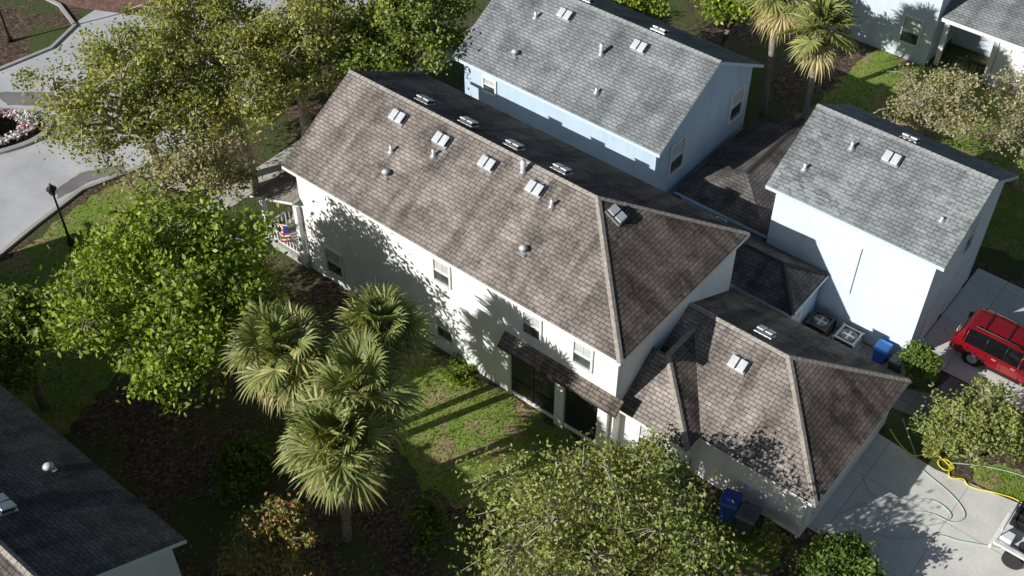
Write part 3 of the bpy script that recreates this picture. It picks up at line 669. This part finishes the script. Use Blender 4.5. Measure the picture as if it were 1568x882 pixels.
def suv(x,y):
    e=empty("red_suv",(x,y,0))
    red=simple("car_paint_red",(.3,.008,.014),.25,.3,var=.03,coat=1.)
    st=[(0,1.02,1.25,1.27,.95,.65),(.1,1.16,1.38,1.5,1.0,.5),(.32,1.21,1.42,2.12,.94,.45),(.5,1.22,1.42,2.32,.93,.42),(1.6,1.24,1.42,2.4,.95,.42),(2.8,1.24,1.4,2.4,.95,.42),(3.7,1.24,1.38,2.32,.92,.42),
        (4.1,1.24,1.37,2.1,.88,.42),(4.75,1.23,1.36,1.45,1.0,.42),(5.7,1.2,1.26,1.34,.95,.42),(6.2,1.12,1.1,1.18,.85,.45),(6.38,1.0,.95,1.0,.8,.55)]
    V=[];F=[];mi=[]
    for (sx,w,bz,rz,rw,lz) in st:
        mz=(lz+bz)/2;h=[(w-.06,lz),(w+.02,mz),(w,bz),(rw,rz-.07 if rz-bz>.3 else rz-.02),(rw-.2,rz)]
        ring=h+[(-a,b) for a,b in h[::-1]]
        V+=[(sx,a,b) for a,b in ring]
    n=10
    for i in range(len(st)-1):
        for k in range(n-1):
            F.append((i*n+k,(i+1)*n+k,(i+1)*n+k+1,i*n+k+1))
            side=k in (2,6);g=0
            if side and 3<=i<=6: g=1
            if k in (3,4,5) and i==1: g=1
            if k in (3,4,5) and i==7: g=1
            mi.append(g)
    F.append(tuple(range(n))[::-1]);mi.append(0);F.append(tuple((len(st)-1)*n+k for k in range(n)));mi.append(0)
    o=obj("body",V,F,[red,M_tint],e,mi,smooth=True)
    o.modifiers.new("es",'EDGE_SPLIT').split_angle=math.radians(35)
    pl=[]
    for p in (.62,3.75):
        for s in(-1,1): pl.append(([(p,s*1.25,1.4),(p+.02,s*.955,2.3)],[.055,.045]))
    tubes("window_pillars",pl,red,e,5)
    tubes("dark_pillars",[([(p,s*1.245,1.4),(p+.02,s*.95,2.3)],[.04,.035]) for p in (1.75,2.85) for s in(-1,1)],M_black,e,5)
    tubes("roof_rails",[([(.7,s*.82,2.38),(.9,s*.82,2.5),(3.3,s*.82,2.5),(3.5,s*.82,2.38)],[.04]*4) for s in(-1,1)],M_black,e,6)
    tubes("cross_bars",[([(p,-.82,2.5),(p,.82,2.5)],[.035]*2) for p in(1.3,2.6)],M_black,e,6)
    boxes("bumper",[(-.1,.14,-1.1,1.1,.45,.85)],red,e,.05)
    boxes("tail_lights",[(-.03,.12,s*1.0-.14,s*1.0+.14,1.0,1.55) for s in(-1,1)],simple("tail_light",(.2,.01,.01),.15),e,.03)
    boxes("number_plate",[(-.13,-.1,-.25,.25,.95,1.15)],M_white,e)
    boxes("sills",[(1.9,4.4,s*1.2-.06,s*1.2+.06,.32,.45) for s in(-1,1)],M_black,e)
    boxes("door_seams",[(p,p+.025,s*1.262-.006,s*1.262+.006,.55,1.38) for p in(1.95,2.85,3.9) for s in(-1,1)],M_black,e)
    wh=[];rim=[];arch=[]
    for wx in (1.35,5.1):
        for s in(-1,1):
            wh.append(([(wx,s*.98,.48),(wx,s*1.25,.48)],[.48,.48]));rim.append(([(wx,s*1.2,.48),(wx,s*1.265,.48)],[.32,.3]));arch.append(([(wx,s*.9,.52),(wx,s*1.248,.52)],[.58,.58]))
    tubes("wheel_arches",arch,M_black,e,22,False);tubes("tyres",wh,M_rubber,e,22,False);tubes("rims",rim,M_metal,e,12,False)
    boxes("mirrors",[(4.0,4.2,s*1.4-.12,s*1.4+.12,1.45,1.65) for s in(-1,1)],red,e,.04)
    boxes("door_handles",[(p,p+.25,s*1.27-.02,s*1.27+.02,1.15,1.2) for p in(2.3,3.4) for s in(-1,1)],M_metal,e)
suv(-9.2,51.5)
T=empty("flatbed_work_truck",(-2.0,40.3,0))
boxes("deck",[(0,4.2,-1.25,1.25,1.1,1.25)],M_white,T,.03)
boxes("bumper",[(-.15,0,-1.2,1.2,.6,.85)],M_white,T,.03)
boxes("side_rails",[(.05,4.2,-1.25,-1.18,1.25,1.5),(.05,4.2,1.18,1.25,1.25,1.5)],M_metal,T)
boxes("cab",[(4.4,6.4,-1.2,1.2,.6,2.5),(6.4,7.8,-1.15,1.15,.6,1.5)],M_white,T,.15)
boxes("cab_glass",[(4.38,4.4,-.9,.9,1.7,2.3),(4.8,5.9,-1.22,-1.2,1.7,2.3)],M_glass,T)
tubes("tyres",[([(wx,s*.85,.5),(wx,s*1.2,.5)],[.5,.5]) for wx in(1.1,6.6) for s in(-1,1)],M_rubber,T,18,False)
boxes("engine",[(.15,1.2,.1,1.1,1.3,1.8),(.3,.8,.3,.9,1.8,2.1),(.2,.35,.15,1.05,1.8,2.3)],M_black,T,.05)
boxes("engine_cover",[(.85,1.3,.3,.8,1.8,2.0)],simple("engine_red",(.5,.03,.03),.4),T,.04)
boxes("battery_boxes",[(.1,.7,-1.1,-.55,1.25,1.7)],M_white,T,.04)
tubes("hose_reel",[([(1.5,-1.0,1.75),(1.5,-.3,1.75)],[.36,.36]),([(1.5,-1.05,1.75),(1.5,-1.0,1.75)],[.5,.5]),([(1.5,-.3,1.75),(1.5,-.25,1.75)],[.5,.5])],M_black,T,18,False)
tubes("frame_rails",[([(.1,-1.1,1.25),(.1,-1.1,2.2),(.1,1.1,2.2),(.1,1.1,1.25)],[.04]*4)],M_metal,T,6)
tubes("water_tank",[([(3.0,0,1.3),(3.0,0,2.5),(3.0,0,2.7)],[.85,.85,.3])],M_white,T,20)

# ------------------------------------------------------------------ light, sky, camera
az_to_sun=Vector((-.39,-.92,0)).normalized();el=math.radians(28)
tosun=Vector((az_to_sun.x*math.cos(el),az_to_sun.y*math.cos(el),math.sin(el)))
sd=bpy.data.lights.new("sun",'SUN');sd.energy=5.0;sd.angle=math.radians(.5);sd.color=(1,.975,.93)
so=bpy.data.objects.new("sun",sd);COL.objects.link(so);so.rotation_euler=tosun.to_track_quat('Z','Y').to_euler();so.location=(0,0,80)
w=bpy.data.worlds.new("World");SC.world=w;w.use_nodes=True;nt=w.node_tree;nt.nodes.clear()
sk=nt.nodes.new("ShaderNodeTexSky");sk.sky_type='NISHITA';sk.sun_disc=False;sk.sun_elevation=el
sk.sun_rotation=math.atan2(tosun.x,tosun.y)
bg=nt.nodes.new("ShaderNodeBackground");bg.inputs[1].default_value=.05;wo=nt.nodes.new("ShaderNodeOutputWorld")
nt.links.new(sk.outputs[0],bg.inputs[0]);nt.links.new(bg.outputs[0],wo.inputs[0])
cd=bpy.data.cameras.new("camera");cd.sensor_width=36;cd.lens=41.56;cd.clip_end=2000;cd.clip_start=.5
co=bpy.data.objects.new("camera",cd);COL.objects.link(co);co.location=(0,0,50);co.rotation_euler=(math.radians(45),0,math.radians(39.2))
SC.camera=co
K=.78
for o in list(bpy.data.objects):
    if o.parent is None:
        o.location=o.location*K
        if o.type not in('CAMERA','LIGHT'): o.scale=o.scale*K
SC.view_settings.view_transform='Standard';SC.view_settings.look='None';SC.view_settings.exposure=0
